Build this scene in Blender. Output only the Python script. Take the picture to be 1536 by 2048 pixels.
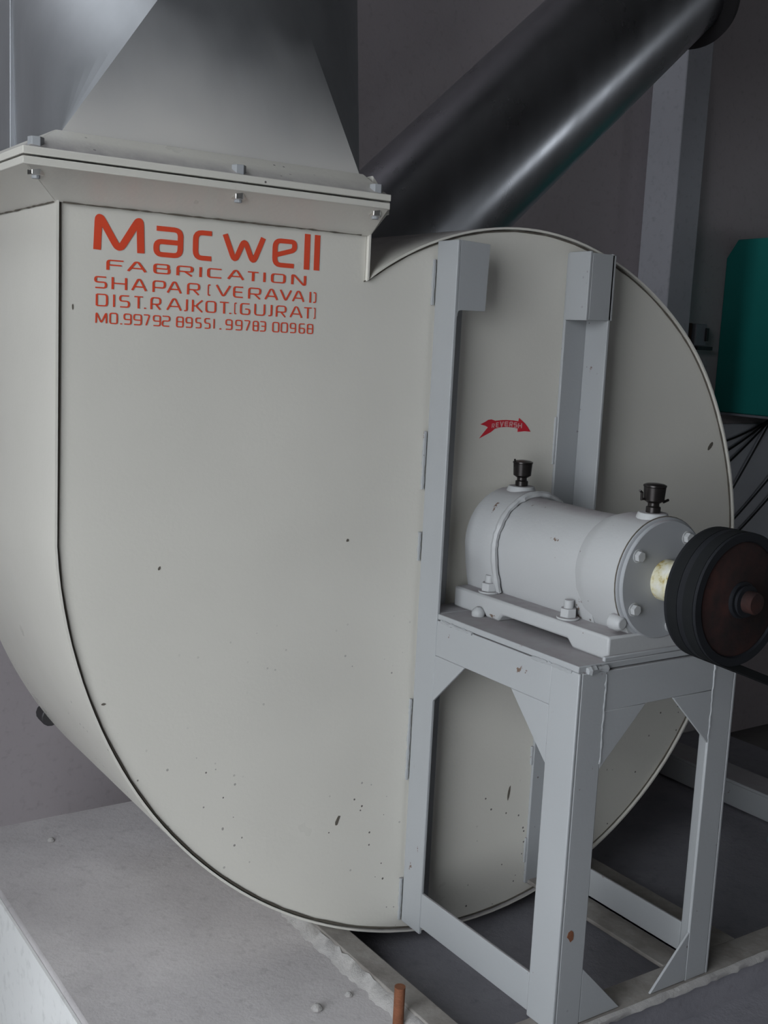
import bpy, bmesh, math, random
from mathutils import Vector, Matrix
random.seed(7)
R_ = math.radians
for o in list(bpy.data.objects): bpy.data.objects.remove(o)
scene = bpy.context.scene
H = 1.30                                   # eye height above the room floor; the layout below is measured from eye level

# ------------------------------------------------------------------ camera
cam_d = bpy.data.cameras.new('camera'); cam = bpy.data.objects.new('camera', cam_d)
scene.collection.objects.link(cam); scene.camera = cam
cam_d.sensor_fit = 'HORIZONTAL'; cam_d.sensor_width = 36.0
cam_d.lens = 36.0 * 2260.74 / 1536.0
cam_d.clip_start = 0.02
cam.matrix_world = (Matrix.Translation((0, -1.25, H)) @ Matrix.Rotation(R_(-34.2252), 4, 'Z')
                    @ Matrix.Rotation(R_(81.3679), 4, 'X') @ Matrix.Rotation(R_(2.8296), 4, 'Z'))
# ------------------------------------------------------------------ daylight and exposure
world = bpy.data.worlds.new('sky'); scene.world = world; world.use_nodes = True
wn = world.node_tree.nodes; wn.clear()
wo = wn.new('ShaderNodeOutputWorld'); wb = wn.new('ShaderNodeBackground')
wb.inputs['Color'].default_value = (0.89, 0.945, 1.0, 1); wb.inputs['Strength'].default_value = 7.0
world.node_tree.links.new(wb.outputs[0], wo.inputs[0])
# unseen openings: left doorway, right window; clerestory and front window added for light
DOOR_X, DOOR_Y0, DOOR_Y1, DOOR_H = -0.70, -1.70, -0.40, 2.10
CEIL = 3.2
FILL_CLE = (0.20, 1.12, 1.50, 3.05)              # clerestory added to light the back wall: y0, y1, z0, z1 (heights from eye level)
FILL_WIN = (3.4, 4.2, 0.05, 0.30)              # front window added for fill and sheen: x0, x1, z0, z1 (heights from eye level)
WIR = (-2.2, -1.7, 0.10, 0.60)             # right window y0, y1, z0, z1
def portal(name, loc, rot, sx, sy):
    d = bpy.data.lights.new(name, 'AREA'); d.shape = 'RECTANGLE'; d.size = sx; d.size_y = sy; d.cycles.is_portal = True
    o = bpy.data.objects.new(name, d); scene.collection.objects.link(o); o.location = loc; o.rotation_euler = rot
portal('doorway_daylight', (DOOR_X - 0.02, (DOOR_Y0 + DOOR_Y1) / 2, DOOR_H / 2), (0, R_(-90), 0), DOOR_H, DOOR_Y1 - DOOR_Y0)
portal('added_clerestory_daylight', (DOOR_X - 0.02, (FILL_CLE[0] + FILL_CLE[1]) / 2, H + (FILL_CLE[2] + FILL_CLE[3]) / 2), (0, R_(-90), 0), FILL_CLE[3] - FILL_CLE[2], FILL_CLE[1] - FILL_CLE[0])
portal('added_window_daylight', ((FILL_WIN[0] + FILL_WIN[1]) / 2, -4.06, H + (FILL_WIN[2] + FILL_WIN[3]) / 2), (R_(90), 0, 0), FILL_WIN[1] - FILL_WIN[0], FILL_WIN[3] - FILL_WIN[2])
portal('side_window_daylight', (5.06, (WIR[0] + WIR[1]) / 2, H + (WIR[2] + WIR[3]) / 2), (0, R_(90), 0), WIR[3] - WIR[2], WIR[1] - WIR[0])
vs = scene.view_settings
vs.view_transform = 'Standard'; vs.look = 'None'; vs.gamma = 1.0; vs.use_curve_mapping = False
vs.exposure = 0.0

# ------------------------------------------------------------------ materials
MATS = {}
def nodes_of(name):
    m = bpy.data.materials.new(name); m.use_nodes = True
    nt = m.node_tree; b = nt.nodes['Principled BSDF']
    MATS[name] = m
    return m, nt, b
def N(nt, t, **kw):
    n = nt.nodes.new(t)
    for k, v in kw.items(): setattr(n, k, v)
    return n
def noise(nt, co, scale, detail=4, rough=0.55):
    n = N(nt, 'ShaderNodeTexNoise'); n.inputs['Scale'].default_value = scale
    n.inputs['Detail'].default_value = detail; n.inputs['Roughness'].default_value = rough
    nt.links.new(co, n.inputs['Vector']); return n.outputs['Fac']
def ramp(nt, fac, stops):
    r = N(nt, 'ShaderNodeValToRGB'); nt.links.new(fac, r.inputs['Fac'])
    el = r.color_ramp.elements
    while len(el) < len(stops): el.new(0.5)
    for e, (p, c) in zip(el, stops):
        e.position = p; e.color = c if len(c) == 4 else (*c, 1)
    return r.outputs['Color']
def mix(nt, fac, a, b, mode='MIX'):
    m = N(nt, 'ShaderNodeMix', data_type='RGBA', blend_type=mode)
    for s, v in ((0, fac), (6, a), (7, b)):
        if isinstance(v, (int, float)): m.inputs[s].default_value = v
        elif isinstance(v, tuple): m.inputs[s].default_value = (*v, 1) if len(v) == 3 else v
        else: nt.links.new(v, m.inputs[s])
    return m.outputs[2]
def coords(nt, scale=(1, 1, 1)):
    tc = N(nt, 'ShaderNodeTexCoord'); mp = N(nt, 'ShaderNodeMapping')
    mp.inputs['Scale'].default_value = scale
    nt.links.new(tc.outputs['Object'], mp.inputs['Vector']); return mp.outputs['Vector']
def bump(nt, b, h, strength, dist=0.002):
    bp = N(nt, 'ShaderNodeBump'); bp.inputs['Strength'].default_value = strength
    bp.inputs['Distance'].default_value = dist
    nt.links.new(h, bp.inputs['Height']); nt.links.new(bp.outputs['Normal'], b.inputs['Normal'])
def spots(nt, co, scale, size, keep):
    """little separate specks: 1 inside a speck, 0 elsewhere"""
    v = N(nt, 'ShaderNodeTexVoronoi'); v.inputs['Scale'].default_value = scale
    nt.links.new(co, v.inputs['Vector'])
    a = N(nt, 'ShaderNodeMath', operation='LESS_THAN'); nt.links.new(v.outputs['Distance'], a.inputs[0]); a.inputs[1].default_value = size
    s = N(nt, 'ShaderNodeSeparateColor'); nt.links.new(v.outputs['Color'], s.inputs[0])
    g = N(nt, 'ShaderNodeMath', operation='LESS_THAN'); nt.links.new(s.outputs[0], g.inputs[0]); g.inputs[1].default_value = keep
    m = N(nt, 'ShaderNodeMath', operation='MULTIPLY'); nt.links.new(a.outputs[0], m.inputs[0]); nt.links.new(g.outputs[0], m.inputs[1])
    return m.outputs[0]
def paint(name, col, dust=(0.33, 0.305, 0.315), rough=0.36, peel=0.25, speck=0.25, chip=0.0, low=None):
    m, nt, b = nodes_of(name); co = coords(nt)
    base = mix(nt, ramp(nt, noise(nt, co, 3.0, 3), [(0.38, (0, 0, 0)), (0.72, (1, 1, 1))]), col, tuple(c * 0.93 for c in col))
    s1 = spots(nt, co, 75.0, 0.125, speck * 0.14)
    pat = ramp(nt, noise(nt, co, 4.0, 2), [(0.48, (0, 0, 0)), (0.56, (1, 1, 1))])
    s1 = mix(nt, 1.0, pat, s1, 'MULTIPLY')
    if low:                                   # splashes only on the lower part of the sheet
        sz = N(nt, 'ShaderNodeSeparateXYZ'); nt.links.new(co, sz.inputs[0])
        s1 = mix(nt, 1.0, ramp(nt, sz.outputs['Z'], [(low, (1, 1, 1)), (low + 0.15, (0, 0, 0))]), s1, 'MULTIPLY')
    base = mix(nt, s1, base, (0.13, 0.115, 0.105))
    if chip:
        c = ramp(nt, noise(nt, co, 26.0, 6, 0.7), [(0.735 - chip * 0.05, (0, 0, 0)), (0.75 - chip * 0.05, (1, 1, 1))])
        base = mix(nt, c, base, (0.15, 0.10, 0.075))
    # dust settled on upward faces
    geo = N(nt, 'ShaderNodeNewGeometry'); sx = N(nt, 'ShaderNodeSeparateXYZ'); nt.links.new(geo.outputs['Normal'], sx.inputs[0])
    up = ramp(nt, sx.outputs['Z'], [(0.90, (0, 0, 0)), (0.98, (1, 1, 1))])
    dm = mix(nt, 1.0, up, ramp(nt, noise(nt, co, 40.0, 5), [(0.25, (0.45, 0.45, 0.45)), (0.65, (1, 1, 1))]), 'MULTIPLY')
    base = mix(nt, dm, base, dust)
    nt.links.new(base, b.inputs['Base Color'])
    r = mix(nt, dm, ramp(nt, noise(nt, co, 9.0, 4), [(0.3, (rough - 0.06,) * 3), (0.7, (rough + 0.1,) * 3)]), (0.85, 0.85, 0.85))
    nt.links.new(r, b.inputs['Roughness'])
    h = mix(nt, 0.5, noise(nt, co, 170.0, 2), noise(nt, co, 60.0, 3))
    bump(nt, b, h, peel, 0.0015)
    return m
paint('casing_paint', (0.72, 0.695, 0.63), rough=0.33, peel=0.24, speck=3.0, low=0.36)
paint('frame_paint', (0.36, 0.37, 0.38), rough=0.42, peel=0.18, speck=1.3, chip=1.1)
paint('bearing_paint', (0.44, 0.445, 0.45), rough=0.48, peel=0.35, speck=1.5, chip=1.5)
paint('cover_paint', (0.34, 0.35, 0.365), rough=0.40, peel=0.08, speck=0.2)
def galv(name, col=(0.50, 0.51, 0.53), rough=0.30, cream_fade=None, metal=1.0, dent=0.08):
    m, nt, b = nodes_of(name); co = coords(nt, (1, 1, 0.25)); c3 = coords(nt)
    c = mix(nt, noise(nt, co, 30.0, 5, 0.6), tuple(x * 0.86 for x in col), tuple(min(1, x * 1.1) for x in col))
    r = ramp(nt, noise(nt, co, 12.0, 5), [(0.3, (rough - 0.05,) * 3), (0.7, (rough + 0.08,) * 3)])
    if cream_fade:                              # cream tint above the flange, fading up the sheet with a noisy edge
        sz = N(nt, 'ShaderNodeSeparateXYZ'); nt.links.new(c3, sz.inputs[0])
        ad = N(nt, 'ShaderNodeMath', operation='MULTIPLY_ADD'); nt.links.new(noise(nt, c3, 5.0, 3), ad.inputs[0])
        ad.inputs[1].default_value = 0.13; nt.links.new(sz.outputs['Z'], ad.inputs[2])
        k = ramp(nt, ad.outputs[0], [(cream_fade[0], (0.85, 0.85, 0.85)), (cream_fade[1], (0, 0, 0))])
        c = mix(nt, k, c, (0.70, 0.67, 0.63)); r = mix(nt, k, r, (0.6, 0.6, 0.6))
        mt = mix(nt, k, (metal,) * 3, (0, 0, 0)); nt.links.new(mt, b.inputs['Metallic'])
    else: b.inputs['Metallic'].default_value = metal
    nt.links.new(c, b.inputs['Base Color']); nt.links.new(r, b.inputs['Roughness'])
    bump(nt, b, noise(nt, c3, 5.0, 2), dent, 0.01)
    return m
galv('galvanised_sheet', (0.44, 0.45, 0.47), rough=0.50, metal=0.85); galv('galvanised_front', rough=0.42, cream_fade=(0.10, 0.26), metal=0.9); galv('galvanised_pipe', (0.46, 0.47, 0.50), 0.30, dent=0.03)
def plain(name, col, rough=0.5, metal=0.0, var=0.15, scale=30.0, bmp=0.1, spec=0.5):
    m, nt, b = nodes_of(name); co = coords(nt)
    c = mix(nt, noise(nt, co, scale, 5), tuple(x * (1 - var) for x in col), tuple(min(1, x * (1 + var)) for x in col))
    nt.links.new(c, b.inputs['Base Color']); b.inputs['Roughness'].default_value = rough
    b.inputs['Metallic'].default_value = metal; b.inputs['Specular IOR Level'].default_value = spec
    if bmp: bump(nt, b, noise(nt, co, scale * 4, 3), bmp, 0.001)
    return m
plain('seam_dirt', (0.12, 0.105, 0.085), 0.9)
plain('red_print', (0.72, 0.075, 0.03), 0.45, var=0.06, bmp=0)
plain('red_decal', (0.62, 0.012, 0.03), 0.35, var=0.05, bmp=0)
plain('pink_print', (0.72, 0.36, 0.36), 0.4, var=0.05, bmp=0)
plain('bright_zinc', (0.78, 0.77, 0.74), 0.30, 1.0)
plain('oil_black_steel', (0.030, 0.026, 0.025), 0.30, 0.6, 0.3)
plain('pulley_black', (0.012, 0.013, 0.016), 0.6, 0.0, 0.3, spec=0.2)
plain('belt_rubber', (0.010, 0.011, 0.012), 0.8, 0.0, 0.2, spec=0.15)
plain('rod_rust', (0.20, 0.075, 0.035), 0.85, 0.0, 0.4, 80, 0.5)
plain('teal_enamel', (0.010, 0.21, 0.19), 0.45, 0.0, 0.12, 8)
plain('dark_plastic', (0.03, 0.028, 0.03), 0.5)
plain('grey_plastic', (0.22, 0.22, 0.25), 0.5)
plain('cable_black', (0.018, 0.018, 0.02), 0.5)
plain('brown_wood', (0.07, 0.04, 0.03), 0.8)
plain('white_board', (0.74, 0.76, 0.82), 0.6, 0, 0.08, 6)
plain('motor_grey', (0.12, 0.16, 0.17), 0.5)
def shaft_mat():
    m, nt, b = nodes_of('greasy_shaft'); co = coords(nt)
    c = ramp(nt, noise(nt, co, 45.0, 5, 0.65), [(0.35, (0.70, 0.69, 0.63)), (0.52, (0.62, 0.58, 0.40)), (0.60, (0.40, 0.30, 0.10)), (0.75, (0.08, 0.06, 0.05))])
    nt.links.new(c, b.inputs['Base Color']); b.inputs['Roughness'].default_value = 0.35
shaft_mat()
def rusty_iron():
    m, nt, b = nodes_of('rusty_cast_iron'); co = coords(nt)
    c = ramp(nt, noise(nt, co, 28.0, 6, 0.65), [(0.32, (0.012, 0.010, 0.010)), (0.52, (0.026, 0.013, 0.012)), (0.70, (0.042, 0.017, 0.014)), (0.85, (0.06, 0.042, 0.034))])
    nt.links.new(c, b.inputs['Base Color']); b.inputs['Roughness'].default_value = 0.75; b.inputs['Specular IOR Level'].default_value = 0.25
    bump(nt, b, noise(nt, co, 90.0, 5), 0.4, 0.002)
rusty_iron()
def concrete(name, a, c2, scale=4.0, bmp=0.5, rough=0.9):
    m, nt, b = nodes_of(name); co = coords(nt)
    base = ramp(nt, noise(nt, co, scale, 7, 0.62), [(0.30, a), (0.72, c2)])
    base = mix(nt, ramp(nt, noise(nt, co, 55.0, 4), [(0.55, (0, 0, 0)), (0.85, (0.5, 0.5, 0.5))]), base, tuple(x * 0.6 for x in a))
    nt.links.new(base, b.inputs['Base Color']); b.inputs['Roughness'].default_value = rough
    bump(nt, b, mix(nt, 0.5, noise(nt, co, 120.0, 5, 0.7), noise(nt, co, 25.0, 5)), bmp, 0.004)
concrete('plinth_concrete', (0.46, 0.435, 0.44), (0.66, 0.63, 0.63), 3.2)
concrete('plinth_daylit_side', (0.80, 0.80, 0.79), (0.90, 0.90, 0.89), 2.0, 0.3)  # left side of the plinth: daylight put into the colour as near-white
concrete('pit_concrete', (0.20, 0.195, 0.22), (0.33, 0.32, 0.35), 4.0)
concrete('floor_concrete', (0.11, 0.10, 0.10), (0.17, 0.16, 0.155), 2.0)
concrete('grout', (0.36, 0.345, 0.34), (0.50, 0.48, 0.46), 20.0, 0.9)
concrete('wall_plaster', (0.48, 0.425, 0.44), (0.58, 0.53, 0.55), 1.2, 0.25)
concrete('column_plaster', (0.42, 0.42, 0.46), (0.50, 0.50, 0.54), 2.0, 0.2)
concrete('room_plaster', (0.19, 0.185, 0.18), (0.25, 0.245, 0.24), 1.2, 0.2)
def dusty_beam():
    m, nt, b = nodes_of('dusty_beam'); co = coords(nt)
    c = ramp(nt, noise(nt, co, 18.0, 6, 0.65), [(0.35, (0.20, 0.18, 0.165)), (0.6, (0.29, 0.27, 0.25)), (0.8, (0.38, 0.36, 0.34))])
    nt.links.new(c, b.inputs['Base Color']); b.inputs['Roughness'].default_value = 0.85
    bump(nt, b, noise(nt, co, 120.0, 4), 0.3, 0.002)
dusty_beam()

# ------------------------------------------------------------------ mesh helpers (coordinates from eye level; z up)
C = scene.collection
class MB:
    def __init__(s): s.v = []; s.f = []
    def add(s, vs, fs):
        k = len(s.v); s.v += [tuple(p) for p in vs]; s.f += [[k + i for i in f] for f in fs]; return s
    def box(s, x0, x1, y0, y1, z0, z1):
        return s.add([(x0,y0,z0),(x1,y0,z0),(x1,y1,z0),(x0,y1,z0),(x0,y0,z1),(x1,y0,z1),(x1,y1,z1),(x0,y1,z1)],
                     [(3,2,1,0),(4,5,6,7),(0,1,5,4),(1,2,6,5),(2,3,7,6),(3,0,4,7)])
    def prism(s, poly, axis, a, b):
        """poly is 2D; axis 'x': (y,z), 'y': (x,z), 'z': (x,y)"""
        def P(p, t): return {'x': (t, p[0], p[1]), 'y': (p[0], t, p[1]), 'z': (p[0], p[1], t)}[axis]
        n = len(poly)
        return s.add([P(p, a) for p in poly] + [P(p, b) for p in poly],
                     [list(range(n)), list(range(2 * n - 1, n - 1, -1))] + [[i, n + i, n + (i + 1) % n, (i + 1) % n] for i in range(n)])
    def lathe(s, o, d, prof, n=32, cap=True):
        """prof: (distance along d, radius)"""
        d = Vector(d).normalized(); o = Vector(o)
        u = d.orthogonal().normalized(); w = d.cross(u); k = len(prof)
        vs = []
        for t, r in prof:
            for i in range(n):
                a = 2 * math.pi * i / n
                vs.append(o + d * t + (u * math.cos(a) + w * math.sin(a)) * r)
        fs = []
        for j in range(k - 1):
            for i in range(n):
                i2 = (i + 1) % n
                fs.append((j*n+i, j*n+i2, (j+1)*n+i2, (j+1)*n+i))
        if cap: fs += [list(range(n))[::-1], [(k-1)*n+i for i in range(n)]]
        return s.add(vs, fs)
    def cyl(s, p0, p1, r, n=16, r1=None):
        d = Vector(p1) - Vector(p0)
        return s.lathe(p0, d, [(0, r), (d.length, r if r1 is None else r1)], n)
    def tube(s, pts, r, n=8, jitter=0.0):
        pts = [Vector(p) for p in pts]; vs = []; fs = []
        up = None
        for i, p in enumerate(pts):
            d = (pts[min(i+1, len(pts)-1)] - pts[max(i-1, 0)]).normalized()
            if up is None: up = d.orthogonal().normalized()
            up = (up - d * up.dot(d)).normalized(); w = d.cross(up)
            rr = r * (1 + random.uniform(-jitter, jitter))
            for k in range(n):
                a = 2 * math.pi * k / n
                vs.append(p + (up * math.cos(a) + w * math.sin(a)) * rr)
        for i in range(len(pts) - 1):
            for k in range(n):
                k2 = (k + 1) % n
                fs.append((i*n+k, i*n+k2, (i+1)*n+k2, (i+1)*n+k))
        fs += [list(range(n))[::-1], [(len(pts)-1)*n+k for k in range(n)]]
        return s.add(vs, fs)
    def hexa(s, c, d, r, h, a0=0.0):
        return s.lathe(c, d, [(0, r), (h, r)], 6)
def root_loc(o):
    while o.parent: o = o.parent
    return Vector(o.location)
def mesh_obj(name, mb, mat, loc, bevel=0.0, angle=32):
    me = bpy.data.meshes.new(name)
    off = Vector(loc) - Vector((0, 0, H))
    me.from_pydata([tuple(Vector(p) - off) for p in mb.v], [], mb.f)
    bm = bmesh.new(); bm.from_mesh(me); bmesh.ops.recalc_face_normals(bm, faces=bm.faces); bm.to_mesh(me); bm.free()
    me.polygons.foreach_set('use_smooth', [True] * len(me.polygons)); me.set_sharp_from_angle(angle=R_(angle))
    me.materials.append(MATS[mat])
    o = bpy.data.objects.new(name, me); C.objects.link(o)
    if bevel:
        b = o.modifiers.new('bevel', 'BEVEL'); b.width = bevel; b.segments = 2; b.limit_method = 'ANGLE'; b.angle_limit = R_(40)
    return o
def part(name, mb, mat, parent, bevel=0.0, label=None, angle=32):
    o = mesh_obj(name, mb, mat, root_loc(parent), bevel, angle); o.parent = parent
    if label: o['label'] = label
    return o
def tag(o, label=None, cat=None, group=None, kind=None):
    for k, v in (('label', label), ('category', cat), ('group', group), ('kind', kind)):
        if v: o[k] = v
    return o
def thing(name, label, cat, loc, group=None):
    o = bpy.data.objects.new(name, None); C.objects.link(o)
    o.empty_display_size = 0.05
    o.location = Vector(loc) + Vector((0, 0, H)); return tag(o, label, cat, group)
def single(name, mb, mat, loc, label, cat, group=None, bevel=0.0):
    o = mesh_obj(name, mb, mat, Vector(loc) + Vector((0, 0, H)), bevel)
    o.location = Vector(loc) + Vector((0, 0, H)); return tag(o, label, cat, group)
def struct(name, mb, mat, bevel=0.0):
    return tag(mesh_obj(name, mb, mat, (0, 0, 0), bevel), kind='structure')

# ------------------------------------------------------------------ the room
FZ = -H
struct('floor', MB().box(-6, 5.2, -4.2, 1.35, FZ - 0.1, FZ), 'floor_concrete')
struct('wall_back', MB().box(-0.85, 5.2, 1.20, 1.35, FZ, CEIL), 'wall_plaster')
struct('wall_right', MB().box(5.05, 5.2, -4.2, WIR[0], FZ, CEIL).box(5.05, 5.2, WIR[1], 1.20, FZ, CEIL)
       .box(5.05, 5.2, WIR[0], WIR[1], FZ, WIR[2]).box(5.05, 5.2, WIR[0], WIR[1], WIR[3], CEIL), 'room_plaster')
struct('wall_front', MB().box(-0.85, FILL_WIN[0], -4.2, -4.05, FZ, CEIL).box(FILL_WIN[1], 5.05, -4.2, -4.05, FZ, CEIL)
       .box(FILL_WIN[0], FILL_WIN[1], -4.2, -4.05, FZ, FILL_WIN[2]).box(FILL_WIN[0], FILL_WIN[1], -4.2, -4.05, FILL_WIN[3], CEIL), 'room_plaster')
struct('wall_left', MB().box(-0.85, DOOR_X, -4.05, DOOR_Y0, FZ, CEIL).box(-0.85, DOOR_X, DOOR_Y1, FILL_CLE[0], FZ, CEIL)
       .box(-0.85, DOOR_X, FILL_CLE[1], 1.20, FZ, CEIL).box(-0.85, DOOR_X, FILL_CLE[0], FILL_CLE[1], FZ, FILL_CLE[2]).box(-0.85, DOOR_X, FILL_CLE[0], FILL_CLE[1], FILL_CLE[3], CEIL)
       .box(-0.85, DOOR_X, DOOR_Y0, DOOR_Y1, FZ + DOOR_H, CEIL), 'room_plaster')
struct('ceiling', MB().box(-0.85, 5.2, -4.2, 1.35, CEIL, CEIL + .1), 'room_plaster')
struct('trim_1', MB().box(2.54, 2.645, 1.075, 1.20, FZ, CEIL), 'column_plaster', 0.004)

# ------------------------------------------------------------------ concrete plinth with a sunken bay
PT, PIT, RT_ = -0.845, -0.890, -0.830
PX0, PY1 = 0.433, 0.600
pr = thing('concrete_plinth', 'rough grey concrete plinth with side coloured daylight white under the blower', 'plinth', (1.2, -0.2, FZ))
part('plinth_block', MB().box(PX0 + 0.004, 0.795, -1.15, PY1, FZ, PT).box(0.795, 2.15, -1.15, PY1, FZ, PIT)
     .box(0.795, 2.15, 0.47, PY1, PIT, PT), 'plinth_concrete', pr, 0.006)
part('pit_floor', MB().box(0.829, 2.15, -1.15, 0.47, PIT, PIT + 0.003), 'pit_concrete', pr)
part('daylit_face', MB().box(PX0, PX0 + 0.004, -1.15, PY1, FZ, PT - 0.004), 'plinth_daylit_side', pr)
# broken grout fillet along the left rail
def ribbon(n, f):
    """uneven strip: f(i) gives the cross-section points at station i"""
    m = MB(); secs = [f(i) for i in range(n)]; k = len(secs[0])
    return m.add([p for s_ in secs for p in s_], [(i*k+j, i*k+j+1, (i+1)*k+j+1, (i+1)*k+j) for i in range(n - 1) for j in range(k - 1)])
u = random.uniform
part('grout_fillet', ribbon(110, lambda i: [(0.772 + u(-.004, .004), -0.80 + i*.011, PT - .002), (0.779 + u(-.004, .003), -0.80 + i*.011, PT + u(.001, .005)),
     (0.790 + u(-.002, .002), -0.80 + i*.011, RT_ - u(.0, .004)), (0.800, -0.80 + i*.011, RT_ - .006)]), 'grout', pr, angle=60)

# ------------------------------------------------------------------ base frame of channels
RT = -0.830
bf = thing('base_frame', 'low dusty steel channel frame set into the plinth under the pedestal', 'steel frame', (1.2, -0.2, PIT))
part('rail', MB().box(0.792, 0.827, -0.80, 0.42, RT - 0.045, RT), 'dusty_beam', bf, 0.002)
part('rail', MB().box(1.155, 1.305, -0.288, 0.42, RT - 0.006, RT).box(1.215, 1.221, -0.288, 0.42, RT - 0.045, RT - 0.006)
     .box(1.299, 1.305, -0.288, 0.42, RT - 0.045, RT - 0.006), 'dusty_beam', bf, 0.0015)
part('rail', MB().box(1.800, 1.876, -0.288, 0.46, RT - 0.006, RT).box(1.800, 1.806, -0.288, 0.46, RT - 0.052, RT - 0.006)
     .box(1.870, 1.876, -0.288, 0.46, RT - 0.052, RT - 0.006), 'frame_paint', bf, 0.0015)
part('front_beam', MB().box(0.827, 2.10, -0.336, -0.288, RT - 0.006, RT), 'dusty_beam', bf, 0.002)
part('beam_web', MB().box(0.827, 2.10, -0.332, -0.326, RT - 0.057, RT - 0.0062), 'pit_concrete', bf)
part('weld_crust', ribbon(80, lambda i: [(0.93 + i*.0105, -0.334, RT + u(.0, .0015)), (0.93 + i*.0105, -0.3395 + u(-.0015, .001), RT - u(.000, .002)),
     (0.93 + i*.0105, -0.341 + u(-.0015, .0015), RT - u(.006, .009)), (0.93 + i*.0105, -0.335, RT - .011)]), 'grout', bf, angle=60)

# ------------------------------------------------------------------ blower casing
SX, SZ = 1.048, -0.272                                     # shaft centre
W = 0.40                                                   # casing depth
KN = [(125.3,.424),(105,.428),(85,.4355),(65,.446),(50,.459),(35,.477),(17,.496),(0,.519),(-20,.546),(-41,.5725),
      (-60,.586),(-80,.592),(-105,.5945),(-120,.598),(-135,.605),(-150,.6155),(-165,.628),(-182,.646)]
def scroll():
    P = []
    n = len(KN)
    for i in range(n - 1):
        t0, r0 = KN[i]; t1, r1 = KN[i + 1]
        m0 = ((KN[i+1][1] - KN[i-1][1]) / (KN[i+1][0] - KN[i-1][0])) if i else (r1 - r0) / (t1 - t0)
        m1 = ((KN[i+2][1] - KN[i][1]) / (KN[i+2][0] - KN[i][0])) if i < n - 2 else (r1 - r0) / (t1 - t0)
        h = t1 - t0
        for k in range(8):
            u = k / 8
            r = ((2*u**3-3*u*u+1)*r0 + (u**3-2*u*u+u)*h*m0 + (-2*u**3+3*u*u)*r1 + (u**3-u*u)*h*m1)
            a = R_(t0 + u * h); P.append((SX + r*math.cos(a), SZ + r*math.sin(a)))
    P.append((0.4025, -0.249))
    return P
SC = scroll()
TR, TL, TT = 0.803, 0.4025, 0.168
PATH = [(TR, TT), (TR, 0.135)] + SC + [(0.4025, -0.10), (0.4025, 0.05), (TL, TT)]
def offset(path, d):
    out = []
    for i, p in enumerate(path):
        a = Vector(path[max(i-1, 0)]); b = Vector(path[min(i+1, len(path)-1)])
        t = (b - a).normalized(); nrm = Vector((-t.y, t.x))        # path runs clockwise: left of travel is outside
        out.append((p[0] + nrm.x * d, p[1] + nrm.y * d))
    return out
cs = thing('blower_casing', 'large cream painted spiral blower casing with red lettering', 'blower', (SX, 0.2, -0.867))
ins = offset(PATH, -0.0008)
part('front_plate', MB().prism(ins, 'y', 0.0, 0.003), 'casing_paint', cs, angle=20)
part('back_plate', MB().prism(ins, 'y', W - 0.003, W), 'casing_paint', cs)
wr = MB(); out = offset(PATH, 0.003); n = len(PATH); YF = -0.0055
vs = [(p[0], YF, p[1]) for p in PATH] + [(p[0], W + 0.004, p[1]) for p in PATH] + [(p[0], YF, p[1]) for p in out] + [(p[0], W + 0.004, p[1]) for p in out]
fs = []
for i in range(n - 1):
    fs += [(i, i+1, n+i+1, n+i), (2*n+i, 3*n+i, 3*n+i+1, 2*n+i+1), (i, 2*n+i, 2*n+i+1, i+1), (n+i, n+i+1, 3*n+i+1, 3*n+i)]
wr.add(vs, fs)
part('scroll_wrap', wr, 'casing_paint', cs, label='curved cream sheet wrapped round the edge', angle=25)
# dark caulked seam inside the lip and a paint bead beside it
seam = [(p[0], -0.0008, p[1]) for p in offset(PATH, -0.0022)]
si = [i for i, p in enumerate(PATH) if p[1] < 0.13 and i > 1]
lo = [i for i in si if PATH[i][0] < 1.0 and PATH[i][1] < 0.131 and i > len(PATH) * 0.5]
part('seam', MB().tube([seam[i] for i in lo] + [(TL + 0.0022, -0.0008, 0.131)], 0.0016, 6, 0.4), 'seam_dirt', cs)
part('seam', MB().tube([seam[i] for i in range(2, lo[0] + 1)], 0.0011, 6, 0.3), 'seam_dirt', cs)
# throat angle flange (lower half of the joint)
E_ = 0.050
def angle_ring(parent, prof, xr, name):
    """slanting flange strip round the throat; prof is (reach, height), mitred at the front left corner"""
    k = len(prof)
    def strip(ends):
        m = MB(); vs = [p for e in ends for p in e]
        m.add(vs, [(i, (i + 1) % k, k + (i + 1) % k, k + i) for i in range(k)] + [list(range(k)), list(range(2*k - 1, k - 1, -1))])
        part(name, m, 'casing_paint', parent, 0.0008)
    o = 0.003
    strip([[(TL - o - e, -o - e, z) for e, z in prof], [(xr(e, z), -o - e, z) for e, z in prof]])
    strip([[(TL - o - e, W + o, z) for e, z in prof], [(TL - o - e, -o - e, z) for e, z in prof]])
    strip([[(TR + o + e * 0.55, -o, z) for e, z in prof], [(TR + o + e * 0.55, W + o, z) for e, z in prof]])
    strip([[(TR + o, W + o + e, z) for e, z in prof], [(TL - o, W + o + e, z) for e, z in prof]])
angle_ring(cs, [(0, .1305), (.044, .1595), (.050, .1600), (.050, .1680), (0, .1680)], lambda e, z: TR + 0.003 - e * 0.10, 'flange_angle')
wl = MB(); pts = [(TL + 0.004 + i * 0.008, -0.0060, 0.1305 + random.uniform(-0.0002, 0.0002)) for i in range(49)]
wl.tube(pts, 0.0008, 5, 0.5)
part('weld_seam', wl, 'seam_dirt', cs)
wl = MB().tube([(TL - 0.0045, y_ * 0.01, 0.1305 + random.uniform(-0.0002, 0.0002)) for y_ in range(0, 40)], 0.0008, 5, 0.5)
part('weld_seam', wl, 'seam_dirt', cs)
part('lifting_lug', MB().lathe((0.527, W + 0.004, -0.596), (0, 1, 0), [(0, 0.015), (0.03, 0.015)], 14), 'dark_plastic', cs, 0.002, label='dark stub behind the casing rim')
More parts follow.
